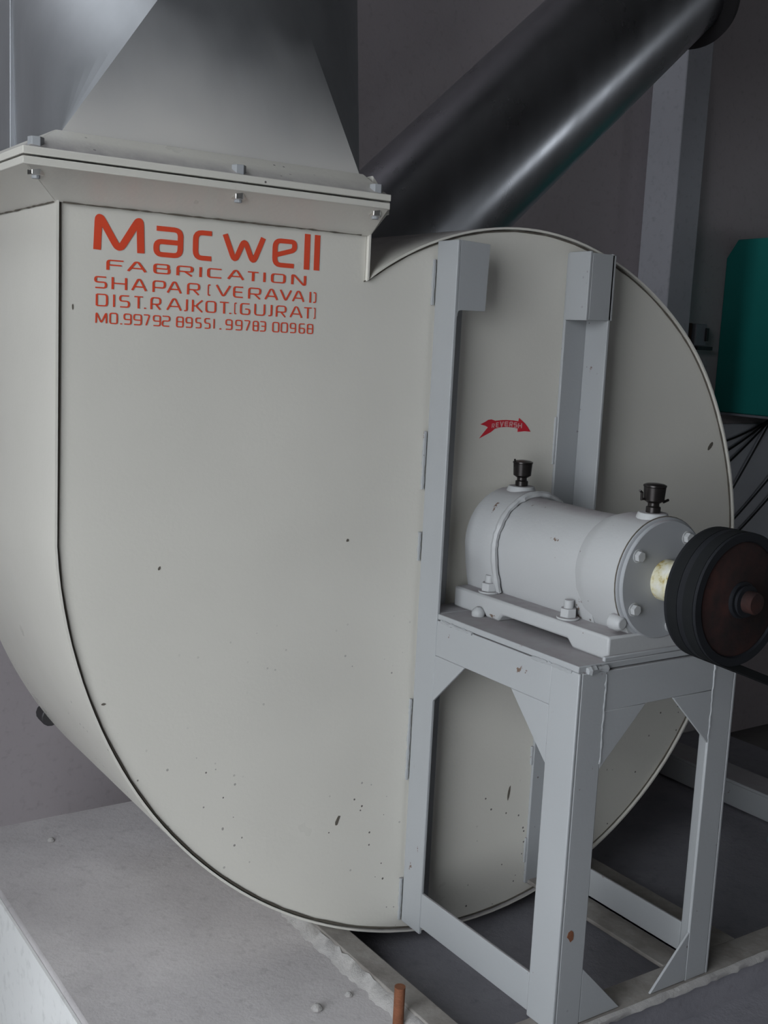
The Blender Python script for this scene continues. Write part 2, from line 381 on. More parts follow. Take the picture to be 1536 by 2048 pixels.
# individual scrapes and drips seen on the plate
def blot(cx, cz, rx, rz, n=9, tilt=0.0):
    poly = []
    for i in range(n):
        a = 2*math.pi*i/n; k = random.uniform(0.65, 1.1)
        u, v = rx*k*math.cos(a), rz*k*math.sin(a)
        poly.append((cx + u*math.cos(tilt) - v*math.sin(tilt), cz + u*math.sin(tilt) + v*math.cos(tilt)))
    return poly
for cx, cz, rx, rz, tl in ((0.798, -0.659, 0.0028, 0.0095, -0.35), (1.498, -0.148, 0.004, 0.010, -0.7), (0.528, -0.284, 0.0016, 0.003, -0.3),
                       (0.461, -0.444, 0.003, 0.002, 0), (0.794, -0.265, 0.0022, 0.0026, 0), (1.108, -0.680, 0.0025, 0.012, -0.15), (0.420, 0.020, 0.0009, 0.004, 0)):
    part('paint_scrape', MB().prism(blot(cx, cz, rx, rz, 9, tl), 'y', -0.0005, 0.0), 'seam_dirt', cs)

# lettering: stroked characters lying on the plate
G = {'M': [[(0,0),(.03,1),(.5,0.02),(.97,1),(1,0)]], 'a': [[(0,1),(1,1),(1,0),(0,0),(0,.5),(1,.5)]], 'c': [[(1,1),(0,1),(0,0),(1,0)]],
     'w': [[(0,1),(.26,0),(.5,.88),(.74,0),(1,1)]], 'e': [[(1,0),(0,0),(0,1),(1,1),(1,.66),(.04,.40)]], 'l': [[(.5,0),(.5,1)]],
     'F': [[(0,0),(0,1),(1,1)],[(0,.48),(.88,.48)]], 'A': [[(0,0),(.42,1),(.58,1),(1,0)],[(.17,.33),(.83,.33)]],
     'B': [[(0,.52),(.95,.52),(.95,1),(0,1),(0,0),(1,0),(1,.52)]], 'R': [[(0,0),(0,1),(1,1),(1,.42),(0,.42)],[(.5,.42),(1,0)]],
     'I': [[(.5,0),(.5,1)]], 'C': [[(1,1),(0,1),(0,0),(1,0)]], 'T': [[(0,1),(1,1)],[(.5,1),(.5,0)]], 'O': [[(.5,0),(0,0),(0,1),(1,1),(1,0),(.5,0)]],
     'N': [[(0,0),(0,1),(.12,1),(.88,0),(1,0),(1,1)]], 'S': [[(1,1),(0,1),(0,.52),(1,.52),(1,0),(0,0)]], 'H': [[(0,0),(0,1)],[(1,0),(1,1)],[(0,.5),(1,.5)]],
     'P': [[(0,0),(0,1),(1,1),(1,.38),(0,.38)]], '(': [[(1,1),(0,1),(0,0),(1,0)]], ')': [[(0,1),(1,1),(1,0),(0,0)]], 'V': [[(0,1),(.5,0),(1,1)]],
     'E': [[(1,1),(0,1),(0,0),(1,0)],[(0,.5),(.92,.5)]], 'D': [[(0,0),(0,1)],[(0,1),(1,1),(1,0),(0,0)]], 'J': [[(1,1),(1,0),(0,0)]],
     'K': [[(0,0),(0,1)],[(1,1),(.3,.5),(1,0)],[(0,.5),(.3,.5)]], 'G': [[(1,1),(0,1),(0,0),(1,0),(1,.5),(.5,.5)]], 'U': [[(0,1),(0,0),(1,0),(1,1)]],
     '0': [[(.5,0),(0,0),(0,1),(1,1),(1,0),(.5,0)]], '1': [[(.5,0),(.5,1)]], '2': [[(0,1),(1,1),(1,.52),(0,.52),(0,0),(1,0)]],
     '3': [[(0,1),(1,1),(1,0),(0,0)],[(.25,.52),(1,.52)]], '5': [[(1,1),(0,1),(0,.52),(1,.52),(1,0),(0,0)]], '6': [[(1,1),(0,1),(0,0),(1,0),(1,.52),(0,.52)]],
     '7': [[(0,1),(1,1),(.4,0)]], '8': [[(.5,0),(0,0),(0,1),(1,1),(1,0),(.5,0)],[(0,.52),(1,.52)]], '9': [[(1,.46),(0,.46),(0,1),(1,1),(1,0),(0,0)]],
     '.': [[(0,0),(1,0)]]}
def fillet(pts, r):
    out = [Vector(pts[0])]
    for i in range(1, len(pts) - 1):
        p = Vector(pts[i]); a = Vector(pts[i-1]) - p; b = Vector(pts[i+1]) - p
        k = min(r, a.length * 0.45, b.length * 0.45)
        if k < 1e-6: out.append(p); continue
        s, e = p + a.normalized() * k, p + b.normalized() * k
        for j in range(5):
            u = j / 4; out.append(s*(1-u)**2 + p*2*u*(1-u) + e*u*u)
    out.append(Vector(pts[-1])); return out
YS = [0]
def stroke(mb, pts, tv, th, y):
    """flat ribbon; strokes are tv wide when they run upright and th when they run level; every piece lies a hair above the last"""
    for i in range(len(pts) - 1):
        d = (pts[i+1] - pts[i])
        if d.length < 1e-7: continue
        d.normalize(); off = Vector((-d.y * tv / 2, d.x * th / 2)); YS[0] = (YS[0] + 1) % 40; yy = y - YS[0] * 8e-6
        q = [pts[i] + off, pts[i+1] + off, pts[i+1] - off, pts[i] - off]
        mb.add([(p.x, yy, p.y) for p in q], [(0, 1, 2, 3)])
        if i:
            YS[0] = (YS[0] + 1) % 40; yy = y - YS[0] * 8e-6
            mb.add([(pts[i].x + tv/2*math.cos(a*math.pi/6), yy, pts[i].y + th/2*math.sin(a*math.pi/6)) for a in range(12)], [tuple(range(12))])
def glyph(mb, ch, x0, x1, z0, z1, tv, th, y, rad):
    if ch == '.':
        mb.add([(x0, y, z0), (x1, y, z0), (x1, y, z0 + th), (x0, y, z0 + th)], [(0, 1, 2, 3)]); return
    if ch in '()': tv = tv * 0.55
    a, b = x0 + tv / 2, x1 - tv / 2
    if ch in 'Il1': a = b = (x0 + x1) / 2
    if ch in 'AVwM7': c, d = z0 + th * 0.3, z1 - th * 0.3
    else: c, d = z0 + th / 2, z1 - th / 2
    for pl_ in G[ch]:
        pts = [(a + (b - a) * px, (c if pz == 0 and ch not in 'FIHPRTKNlV' else (z0 if pz == 0 else 0)) if pz == 0 else
                (d if (pz == 1 and ch not in 'IHKlUJVN') else (z1 if pz == 1 else c + (d - c) * pz))) for px, pz in pl_]
        stroke(mb, fillet(pts, rad), tv, th, y)
LINES = [
 ([('M',.4425,.5025),('a',.513,.5498),('c',.5618,.5892),('w',.5994,.6575),('e',.6667,.7007),('l',.711,.7194),('l',.725,.734)], .0820, .1252, .0088, .0070, .008),
 ([('F',.4577,.4796),('A',.4815,.5058),('B',.5133,.5347),('R',.5418,.5632),('I',.5705,.5743),('C',.5806,.601),('A',.6064,.6301),('T',.6324,.6506),('I',.6549,.6589),('O',.6656,.6864),('N',.694,.7155)], .0628, .0742, .0036, .0015, .003),
 ([('S',.4439,.4589),('H',.464,.4824),('A',.4871,.5062),('P',.5128,.5291),('A',.5301,.5494),('R',.5556,.5721),('(',.582,.5864),('V',.5921,.6124),('E',.6152,.6298),('R',.6353,.653),('A',.6575,.6766),('V',.6782,.696),('A',.6961,.7142),('I',.7206,.7236),(')',.726,.7307)], .0418, .0552, .0027, .0015, .003),
 ([('D',.4459,.4601),('I',.4658,.4683),('S',.4731,.486),('T',.4899,.5026),('.',.503,.5056),('R',.5105,.5239),('A',.5301,.5498),('J',.5513,.5571),('K',.5622,.5768),('O',.5796,.5937),('T',.5969,.6109),('.',.6109,.6137),('(',.6174,.6211),('G',.625,.6392),('U',.6443,.6593),('J',.6627,.669),('R',.674,.6888),('A',.6934,.712),('T',.7127,.7261),(')',.7273,.7304)], .0221, .0360, .0024, .0014, .003),
 ([('M',.4456,.4594),('O',.4619,.4718),('.',.4747,.4772),('9',.4786,.4883),('9',.4902,.5006),('7',.502,.5109),('9',.5139,.5239),('2',.5249,.5354),('8',.5427,.5524),('9',.5544,.5637),('5',.5669,.5752),('5',.5784,.5868),('1',.59,.5926),('.',.5986,.6013),('9',.6061,.6158),('9',.6191,.6289),('7',.6306,.6399),('8',.6428,.651),('3',.6521,.6611),('0',.6697,.6797),('0',.6815,.6918),('9',.6942,.7034),('6',.707,.7163),('8',.7187,.7281)], .0031, .0157, .0018, .0013, .0022)]
for gl_, z0, z1, tv, th, rad in LINES:
    mb = MB()
    for k, (ch, a, b) in enumerate(gl_):
        top = z1
        if ch in 'acwe': top = z0 + (z1 - z0) * 0.80
        sl = 0.80 if ch in 'acwe' else 1.0          # the small letters of the heading have lighter strokes
        glyph(mb, ch, a, b, z0, top, tv * sl if ch not in 'Il1' else min(tv * 0.92, b - a), th * sl, -0.0006 - 0.00002 * (k % 2), rad)
    part('lettering', mb, 'red_print', cs, label='bright red squarish printed lettering')
ARROW = [(1.0073,-.1109),(1.0157,-.1073),(1.0213,-.1044),(1.0271,-.1038),(1.0339,-.1057),(1.0465,-.1047),(1.0549,-.1046),(1.0678,-.1052),(1.0774,-.1063),(1.0783,-.1017),(1.0898,-.1093),(1.0955,-.1146),(1.1014,-.1216),(1.0891,-.1209),(1.077,-.1218),(1.077,-.1169),(1.0687,-.1155),(1.0558,-.1145),(1.0431,-.1152),(1.034,-.1171),(1.0277,-.1216),(1.0204,-.1249),(1.0068,-.1306),(1.0144,-.1222),(1.0213,-.1151),(1.0162,-.1128)]
am = MB().prism(ARROW, 'y', -0.0006, -0.0001)
ar = part('direction_arrow', am, 'red_decal', cs, label='curved red arrow sticker')
ab = MB()
for k_, (ch, a, b, z0, z1) in enumerate([('R',1.0274,1.0328,-.1164,-.1093),('E',1.0348,1.0411,-.1158,-.1075),('V',1.0419,1.0495,-.1148,-.1065),('E',1.0508,1.0588,-.1142,-.1063),('R',1.0597,1.0665,-.1145,-.1065),('S',1.0679,1.0753,-.1159,-.1076),('H',1.0763,1.0841,-.1169,-.1089)]):
    glyph(ab, ch, a, b, z0 + .0005, z1 - .0003, .0021 if k_ else .0015, .0016 if k_ else .0012, -0.0010, .0006)
part('lettering', ab, 'pink_print', ar)

# ------------------------------------------------------------------ outlet transition, rectangle to round
tz = 0.206
tr = thing('outlet_transition', 'bare galvanised sheet duct flaring up from the flange of the casing', 'duct', (0.6, 0.2, 0.172))
angle_ring(tr, [(0, .2060), (.044, .1785), (.050, .1780), (.050, .1700), (0, .1700)], lambda e, z: 0.791 + e * 0.22, 'flange_angle')
cx, cy, cr, ct = 0.685, 0.407, 0.285, 0.572
bx0, bx1, by0, by1 = 0.407, 0.787, 0.000, 0.395
corners = [(bx0, by0), (bx1, by0), (bx1, by1), (bx0, by1)]
NS = 12
ring = [(cx + cr*math.cos(R_(180 + 90*i/NS)), cy + cr*math.sin(R_(180 + 90*i/NS))) for i in range(4*NS)]   # starts left, runs to front, right, back
tm = MB(); vs = [(x_, y_, 0.172) for x_, y_ in corners] + [(x_, y_, tz) for x_, y_ in corners] + [(x_, y_, ct) for x_, y_ in ring]
fs = [(i, (i+1) % 4, 4 + (i+1) % 4, 4 + i) for i in range(4)]
for q in range(4):                       # corner q fans to quarter arc q
    for i in range(NS):
        fs.append((4 + q, 8 + (q*NS + i) % (4*NS), 8 + (q*NS + i + 1) % (4*NS)))
    if q: fs.append((4 + q, 4 + (q + 1) % 4, 8 + ((q + 1)*NS) % (4*NS)))
tm.add(vs, fs)
part('tapered_body', tm, 'galvanised_sheet', tr, angle=16)
fa = Vector((ring[NS][0], ring[NS][1], ct)); A0 = Vector((bx0, by0, tz)); B0 = Vector((bx1, by0, tz))
fm = MB(); NL = 14; rows = []
for j in range(NL + 1):
    sj = j / NL; row = []
    for i in range(13):
        ui = i / 12; p = (A0.lerp(B0, ui)).lerp(fa, sj)
        p.y -= 0.030 * 4 * ui * (1 - ui) * math.sin(math.pi * sj) * (1 - sj); row.append(p)
    rows.append(row)
fm.add([p for r in rows for p in r], [(j*13+i, j*13+i+1, (j+1)*13+i+1, (j+1)*13+i) for j in range(NL) for i in range(12)])
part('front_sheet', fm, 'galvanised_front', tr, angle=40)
part('round_collar', MB().lathe((cx, cy, ct), (0, 0, 1), [(0, cr), (0.004, cr + 0.004), (0.05, cr + 0.004), (0.054, cr), (2.62, cr)], 64, cap=False), 'galvanised_sheet', tr)
part('standing_seam', MB().box(bx0 - 0.006, bx0 + 0.001, 0.176, 0.180, 0.206, 0.52), 'galvanised_sheet', tr, 0.001)
for bx, by in ((0.368, -0.036), (0.600, -0.038), (0.789, -0.038), (0.378, 0.19), (0.378, 0.38), (0.49, W + 0.03), (0.70, W + 0.03)):
    b = part('flange_bolt', MB().hexa((bx, by, 0.178), (0, 0, 1), 0.0085, 0.012).cyl((bx, by, 0.148), (bx, by, 0.178), 0.0045, 10), 'cover_paint', tr, 0.0006)
    part('nut', MB().hexa((bx, by, 0.1515), (0, 0, 1), 0.0085, 0.0085), 'bright_zinc', b, 0.0006, label='shiny zinc nut')

# ------------------------------------------------------------------ sloping inlet pipe behind the casing
pa = Vector((1.352, 0.60, 0.282)); pd = Vector((0.7417, 0, 0.6707)).normalized(); PR = 0.141
ip = thing('inlet_pipe', 'round galvanised pipe sloping up to the right behind the casing', 'pipe', tuple(pa + pd * -0.80))
def P_(t): return tuple(pa + pd * t)
part('tube', MB().lathe(P_(-0.80), pd, [(0, PR), (1.62, PR)], 72), 'galvanised_pipe', ip)
part('flange_ring', MB().lathe(P_(0.79), pd, [(0, PR), (0, PR + 0.03), (0.006, PR + 0.03), (0.006, PR)], 72, cap=False), 'dark_plastic', ip, label='dark bolted pipe flange')
part('flange_ring', MB().lathe(P_(0.797), pd, [(0, PR), (0, PR + 0.03), (0.006, PR + 0.03), (0.006, PR)], 72, cap=False), 'dark_plastic', ip)
el = []
o2 = pa + pd * 0.81
for i in range(9):
    a = R_(5.2 * i); d2 = Matrix.Rotation(-a, 3, 'Y') @ pd
    el.append(o2.copy()); o2 = o2 + d2 * 0.11
part('elbow', MB().tube(el, PR, 48), 'galvanised_pipe', ip)
part('inlet_box', MB().box(0.70, 1.36, W + 0.006, 0.78, -0.62, 0.02), 'galvanised_sheet', ip, 0.01)

# ------------------------------------------------------------------ pedestal
X0, X1, YP, T = 0.912, 1.196, -0.330, 0.005
PB, PTZ = -0.830, -0.373
pe = thing('bearing_pedestal', 'white painted angle iron pedestal welded to the casing front', 'pedestal', (1.054, -0.16, PB))
FP = 'frame_paint'
def nick(mb): return mb
part('back_post', MB().box(X0, X0 + T, -0.0505, -0.0055, PB - 0.005, 0.134).box(X0 + T, X0 + 0.048, -0.0055, -0.0002, PB, 0.134), FP, pe, 0.0012)
part('back_post', MB().box(X1 - T, X1, -0.0505, -0.0055, PB - 0.005, 0.138).box(1.150, X1, -0.0055, -0.0002, PB - 0.005, 0.138), FP, pe, 0.0012)
fl = [(X0 + T, .134), (X0 + 0.0535, .132), (X0 + 0.0510, .0445)]
fl += [(X0 + T + 0.005, .044), (X0 + T + 0.0016, .0428), (X0 + T + 0.0003, .040), (X0 + T, .036)]
part('post_head', MB().prism(fl, 'y', -0.0505, -0.0455), FP, pe, 0.001)
part('post_head', MB().box(1.1475, 1.1525, -0.0505, -0.0058, 0.042, 0.139).box(1.1525, 1.199, -0.0505, -0.0455, 0.043, 0.137)
     .box(1.1525, 1.191, -0.0455, -0.0058, 0.132, 0.136), FP, pe, 0.001)
part('leg', MB().box(X0, X0 + T, YP, -0.282, PB, PTZ).box(X0 + T, 0.957, YP, YP + T, PB, PTZ), FP, pe, 0.0015)
part('leg', MB().box(X1 - T, X1, YP, -0.282, PB, PTZ).box(1.151, X1 - T, YP, YP + T, PB, PTZ), FP, pe, 0.0015)
part('top_rail', MB().box(X0 + .0006, X0 + T, -0.282, -0.0505, -0.424, -0.3745).box(X0 + T, X0 + 0.045, -0.282, -0.051, -0.379, -0.3745), FP, pe, 0.001)
part('top_rail', MB().box(X1 - T, X1 - .0006, -0.282, -0.0505, -0.424, -0.3745).box(X1 - 0.045, X1 - T, -0.282, -0.051, -0.379, -0.3745), FP, pe, 0.001)
part('top_rail', MB().box(0.957, 1.151, YP + .0006, YP + T, -0.4245, -0.3745).box(0.957, 1.151, YP + T, YP + 0.045, -0.379, -0.3745), FP, pe, 0.001)
part('bottom_rail', MB().box(X0 + .0006, X0 + T, -0.282, -0.0505, -0.824, -0.773).box(X0 + T, X0 + 0.045, -0.282, -0.051, -0.824, -0.819), FP, pe, 0.001)
part('bottom_rail', MB().box(X1 - T, X1 - .0006, -0.282, -0.0505, -0.824, -0.778).box(X1 - T, X1 + 0.04, -0.282, -0.051, -0.824, -0.819), FP, pe, 0.001)
def gus(poly, axis, a, b): part('gusset', MB().prism(poly, axis, a, b), FP, pe, 0.0008)
for xa in (X0 + .0003, X1 - .0045):
    gus([(-0.0505, -0.489), (-0.0505, -0.424), (-0.116, -0.424)], 'x', xa, xa + 0.004)
    gus([(-0.211, -0.424), (-0.282, -0.424), (-0.282, -0.498)], 'x', xa, xa + 0.004)
gus([(0.957, -0.497), (0.957, -0.4245), (1.029, -0.4245)], 'y', YP + .0003, YP + 0.004)
gus([(1.077, -0.4245), (1.151, -0.4245), (1.151, -0.496)], 'y', YP + .0003, YP + 0.004)
gus([(0.957, -0.756), (0.957, -0.8285), (1.028, -0.8285)], 'y', YP + .0003, YP + 0.004)
gus([(1.084, -0.8285), (1.151, -0.8285), (1.151, -0.760)], 'y', YP + .0003, YP + 0.004)
part('top_plate', MB().box(X0 + 0.001, X1 - 0.001, -0.327, -0.0508, PTZ, -0.365).box(X0 + 0.007, X1 - 0.007, -0.0508, -0.006, PTZ, -0.365), FP, pe, 0.001)
part('packing_bar', MB().box(0.955, 1.15, -0.3265, -0.3215, -0.365, -0.3585), FP, pe, 0.0015)
for x_, z0, z1 in ((0.9565, -0.49, -0.378), (1.1515, -0.49, -0.378)):
    part('weld_bead', MB().tube([(x_ + random.uniform(-.001, .001), YP + 0.0005, z0 + (z1 - z0)*i/26) for i in range(27)], 0.0014, 6, 0.35), FP, pe)
part('weld_bead', MB().tube([(X0 + 0.0005, -0.06 - 0.004*i, -0.3742 + random.uniform(-.0008, .0008)) for i in range(18)], 0.0022, 6, 0.4), FP, pe)
part('weld_bead', MB().tube([(X0 + 0.0005, -0.245 - 0.004*i, -0.3742 + random.uniform(-.0008, .0008)) for i in range(19)], 0.0022, 6, 0.4), FP, pe)
part('weld_bead', MB().tube([(0.925 + 0.004*i, -0.329, -0.371 + random.uniform(-.001, .001)) for i in range(9)], 0.0042, 6, 0.5), FP, pe)
for z0, z1 in ((-0.20, -0.12), (0.05, 0.11), (-0.62, -0.50), (-0.835, -0.77), (-0.30, -0.26)):
    k = max(3, int((z1 - z0) / 0.004))
    part('weld_bead', MB().tube([(X0 - 0.0008, -0.0015, z0 + (z1 - z0)*i/k) for i in range(k + 1)], 0.0026, 6, 0.25), FP, pe)
for z0, z1 in ((-0.17, -0.10), (-0.64, -0.61), (-0.80, -0.76)):
    k = max(3, int((z1 - z0) / 0.004))
    part('weld_bead', MB().tube([(1.1492, -0.0015, z0 + (z1 - z0)*i/k) for i in range(k + 1)], 0.0026, 6, 0.25), FP, pe)
part('rust_spot', MB().prism(blot(0.931, -0.705, 0.006, 0.008, 8), 'y', YP - 0.0004, YP + 0.001), 'rod_rust', pe)

# ------------------------------------------------------------------ bearing housing
bh = thing('bearing_housing', 'white cast bearing housing bolted on the pedestal plate', 'bearing', (SX, -0.17, -0.365))
BP_ = 'bearing_paint'
bp = [(-0.323, -0.336), (-0.323, -0.365), (-0.262, -0.365), (-0.252, -0.355), (-0.125, -0.355), (-0.118, -0.365), (-0.092, -0.365), (-0.088, -0.360),
      (-0.074, -0.360), (-0.070, -0.365), (-0.020, -0.365), (-0.020, -0.336)]
part('foot', MB().prism(bp, 'x', 0.963, 1.133), BP_, bh, 0.003)
def dsect(r, zb, wb, n=20):
    pts = [(SX + r*math.cos(math.pi*i/n), SZ + r*math.sin(math.pi*i/n)) for i in range(n + 1)]
    for k in (0.35, 0.7, 1.0):
        pts.append((SX - (r + (wb - r) * k ** 1.7), SZ + (zb - SZ) * k))
    for k in (1.0, 0.7, 0.35):
        pts.append((SX + (r + (wb - r) * k ** 1.7), SZ + (zb - SZ) * k))
    return pts
def dloft(secs):
    m = MB(); k = len(secs[0][1])
    vs = [(p[0], y_, p[1]) for y_, s_ in secs for p in s_]
    fs = [(j*k+i, j*k+(i+1) % k, (j+1)*k+(i+1) % k, (j+1)*k+i) for j in range(len(secs) - 1) for i in range(k)]
    fs += [list(range(k))[::-1], [(len(secs)-1)*k+i for i in range(k)]]
    return m.add(vs, fs)
zb = -0.338
part('barrel', dloft([(y_, dsect(r, zb, .050)) for y_, r in ((-0.070, .068), (-0.100, .0665), (-0.20, .0655), (-0.262, .067))]), BP_, bh)
part('rear_collar', dloft([(y_, dsect(r, zb, .061)) for y_, r in ((-0.020, .071), (-0.024, .0745), (-0.078, .0745), (-0.083, .072))]), BP_, bh)
part('front_collar', dloft([(y_, dsect(r, zb, .047)) for y_, r in ((-0.238, .0665), (-0.252, .0715), (-0.262, .0745), (-0.316, .0745), (-0.318, .072))]), BP_, bh)
arc = [(SX + .0715*math.cos(R_(a)), -0.0845 + random.uniform(-.001, .001), SZ + .0715*math.sin(R_(a))) for a in range(20, 181, 4)]
arc += [(SX - (.0715 - .013 * (i / 12) ** 1.7), -0.0845, SZ - 0.0052*i) for i in range(1, 13)]
part('weld_bead', MB().tube(arc, 0.0048, 7, 0.14), BP_, bh)
part('boss', MB().lathe((SX, -0.05, -0.203), (0, 0, 1), [(0, .022), (.010, .018)], 18), BP_, bh, 0.001)
part('boss', MB().lathe((SX, -0.297, -0.203), (0, 0, 1), [(0, .022), (.010, .018)], 18), BP_, bh, 0.001)
part('end_cover', MB().lathe((SX, -0.316, SZ), (0, -1, 0), [(0, .0765), (.0035, .0765), (.0045, .0755), (.0050, .0735), (.0085, .073), (.0095, .072)], 64), 'cover_paint', bh, label='smooth grey round end cover')
part('cover_gap', MB().lathe((SX, -0.3165, SZ), (0, -1, 0), [(0, .0775), (.0012, .0775)], 48), 'seam_dirt', bh)
for ang in (147, 57, -75, -147):
    rr = 0.060
    bx, bz = SX + rr*math.cos(R_(ang)), SZ + rr*math.sin(R_(ang))
    part('cover_bolt', MB().lathe((bx, -0.325, bz), (0, -1, 0), [(0, .0085), (.001, .0085)], 16).hexa((bx, -0.326, bz), (0, -1, 0), 0.0068, 0.006), BP_, bh, 0.0008)
part('lug', MB().lathe((0.984, -0.305, -0.322), (0, -1, 0), [(0, .010), (.012, .010), (.018, .007)], 12), BP_, bh, 0.001)
for x_ in (0.981, 1.115):
    for y_ in (-0.074, -0.232):
        b = part('anchor_bolt', MB().cyl((x_, y_, -0.345), (x_, y_, -0.3115), 0.0062, 12), BP_, bh, 0.0008)
        part('nut', MB().hexa((x_, y_, -0.3335), (0, 0, 1), 0.0112, 0.0115), BP_, b, 0.001)
        part('washer', MB().lathe((x_, y_, -0.336), (0, 0, 1), [(0, .0145), (.0025, .0145)], 20), BP_, b, 0.0006)
part('shim_lump', MB().lathe((0.958, -0.082, -0.3655), (0, 0, 1), [(0, .009), (.005, .0095), (.010, .007), (.013, .003)], 12), BP_, bh)

# ------------------------------------------------------------------ oil cups
def oil_cup(y_, label, lever):
    o = thing('oil_cup', label, 'oil cup', (SX, y_, -0.194), 'oil cups on the bearing housing')
    part('neck', MB().lathe((SX, y_, -0.194), (0, 0, 1), [(0, .009), (.008, .009), (.009, .007), (.014, .007)], 16), 'oil_black_steel', o, 0.0005)
    part('cup', MB().lathe((SX, y_, -0.181), (0, 0, 1), [(0, .008), (.003, .0125), (.019, .0135), (.020, .0128)], 24), 'oil_black_steel', o)
    part('lid', MB().lathe((SX, y_, -0.161), (0, 0, 1), [(0, .0142), (.002, .0142), (.0035, .011), (.0045, .004)], 24), 'oil_black_steel', o)
    if lever == 1:
        part('lever', MB().tube([(SX - .012, y_ + .004, -.176), (SX - .0175, y_ + .004, -.177), (SX - .019, y_ + .003, -.168), (SX - .024, y_ + .002, -.165)], 0.0018, 6), 'oil_black_steel', o)
        part('lever', MB().tube([(SX + .010, y_ - .006, -.180), (SX + .017, y_ - .008, -.177)], 0.0018, 6), 'oil_black_steel', o)
    else:
        part('lever', MB().tube([(SX - .0125, y_ + .002, -.166), (SX - .0135, y_ + .002, -.155)], 0.0014, 6), 'oil_black_steel', o)
oil_cup(-0.050, 'small black oil cup on the rear end of the bearing housing, nearer the casing', 0)
oil_cup(-0.297, 'small black oil cup with side lever above the round end cover', 1)

# ------------------------------------------------------------------ pulley, shaft and belts
PRAD = 0.0775
dp = thing('drive_pulley', 'black two groove belt pulley with rusty face on the blower shaft', 'pulley', (SX, -0.417, SZ - PRAD))
def yl(prof): return [(-t, r) for t, r in prof]
part('rim', MB().lathe((SX, 0, SZ), (0, -1, 0), [(.395, .030), (.395, PRAD), (.3985, PRAD), (.4025, .066), (.4095, .066), (.4135, PRAD), (.4215, PRAD), (.4255, .066),
                                               (.4325, .066), (.4365, PRAD), (.4405, PRAD), (.4405, .068), (.436, .066)], 72, cap=False), 'pulley_black', dp)
part('web', MB().lathe((SX, 0, SZ), (0, -1, 0), [(.400, .0665), (.4375, .0665), (.4385, .064), (.4375, .030), (.4395, .026)], 64), 'rusty_cast_iron', dp, label='rusty brown pulley face')
part('hub', MB().lathe((SX, 0, SZ), (0, -1, 0), [(.368, .0300), (.372, .0315), (.396, .0315)], 40), 'rusty_cast_iron', dp)
part('lock_ring', MB().lathe((SX, 0, SZ), (0, -1, 0), [(.436, .0215), (.4425, .0215), (.4435, .020), (.4435, .016), (.446, .016), (.4465, .0185), (.449, .0185), (.4495, .012)], 40), 'pulley_black', dp)
part('shaft', MB().lathe((SX, 0, SZ), (0, -1, 0), [(.000, .0255), (.344, .0255), (.3455, .0235), (.347, .0255), (.370, .0255), (.370, .0125), (.458, .0125), (.460, .0110)], 40), 'greasy_shaft', dp, label='greasy cream stained shaft')
part('shaft_tip', MB().lathe((SX, 0, SZ), (0, -1, 0), [(.446, .0130), (.4605, .0130), (.462, .0115)], 30), 'rusty_cast_iron', dp)
MCX, MCZ, MR = SX + 0.70, SZ - 0.295, 0.050
def belt(yc, label):
    d = math.hypot(MCX - SX, MCZ - SZ); be = math.atan2(MCZ - SZ, MCX - SX); ga = math.acos((PRAD - MR) / d)
    loop = []
    for i in range(41):
        a = be + ga + (2*math.pi - 2*ga) * i / 40
        loop.append((SX, SZ, PRAD, a))
    for i in range(25):
        a = be - ga + 2*ga * i / 24
        loop.append((MCX, MCZ, MR, a))
    m = MB(); k = len(loop); vs = []
    for (cx_, cz_, r, a) in loop:
        for dr, hw in ((0.0003, .0072), (-0.009, .0040)):
            for s_ in (-1, 1):
                vs.append((cx_ + (r + dr)*math.cos(a), yc + s_*hw, cz_ + (r + dr)*math.sin(a)))
    fs = []
    for i in range(k):
        j = (i + 1) % k
        for a, b in ((0, 1), (1, 3), (3, 2), (2, 0)): fs.append((4*i+a, 4*j+a, 4*j+b, 4*i+b))
    m.add(vs, fs)
    return single('drive_belt', m, 'belt_rubber', (SX, yc, SZ - PRAD), label, 'belt', 'drive belts on the pulley')
belt(-0.406, 'black rubber drive belt in the pulley groove nearer the bearing')
belt(-0.429, 'black rubber drive belt in the outer pulley groove, running off to the right')
# the motor the belts run to, just out of the picture on the right
ms = thing('drive_motor', 'grey electric motor on a steel stand to the right of the pulley', 'motor', (MCX, -0.22, PIT))
part('motor_body', MB().lathe((MCX, -0.36, MCZ), (0, 1, 0), [(0, .06), (.01, .085), (.03, .092), (.25, .092), (.27, .08), (.28, .05)], 40), 'motor_grey', ms)
for i in range(16):
    a = 2*math.pi*i/16; u, v = math.cos(a), math.sin(a)
    part('cooling_fin', MB().add([(MCX + u*.09 - v*.002, -.33, MCZ + v*.09 + u*.002), (MCX + u*.108 - v*.002, -.33, MCZ + v*.108 + u*.002), (MCX + u*.108 + v*.002, -.33, MCZ + v*.108 - u*.002), (MCX + u*.09 + v*.002, -.33, MCZ + v*.09 - u*.002),
                                  (MCX + u*.09 - v*.002, -.13, MCZ + v*.09 + u*.002), (MCX + u*.108 - v*.002, -.13, MCZ + v*.108 + u*.002), (MCX + u*.108 + v*.002, -.13, MCZ + v*.108 - u*.002), (MCX + u*.09 + v*.002, -.13, MCZ + v*.09 - u*.002)],
                                 [(0,1,2,3),(4,7,6,5),(0,4,5,1),(1,5,6,2),(2,6,7,3),(3,7,4,0)]), 'motor_grey', ms)
part('motor_shaft', MB().lathe((MCX, -0.44, MCZ), (0, 1, 0), [(0, .012), (.09, .012)], 20), 'bright_zinc', ms)
part('motor_pulley', MB().lathe((MCX, -0.4395, MCZ), (0, 1, 0), [(0, .018), (0, MR), (.004, MR), (.008, .04), (.015, .04), (.019, MR), (.026, MR), (.030, .04), (.037, .04), (.041, MR), (.044, MR), (.044, .018)], 48), 'pulley_black', ms)
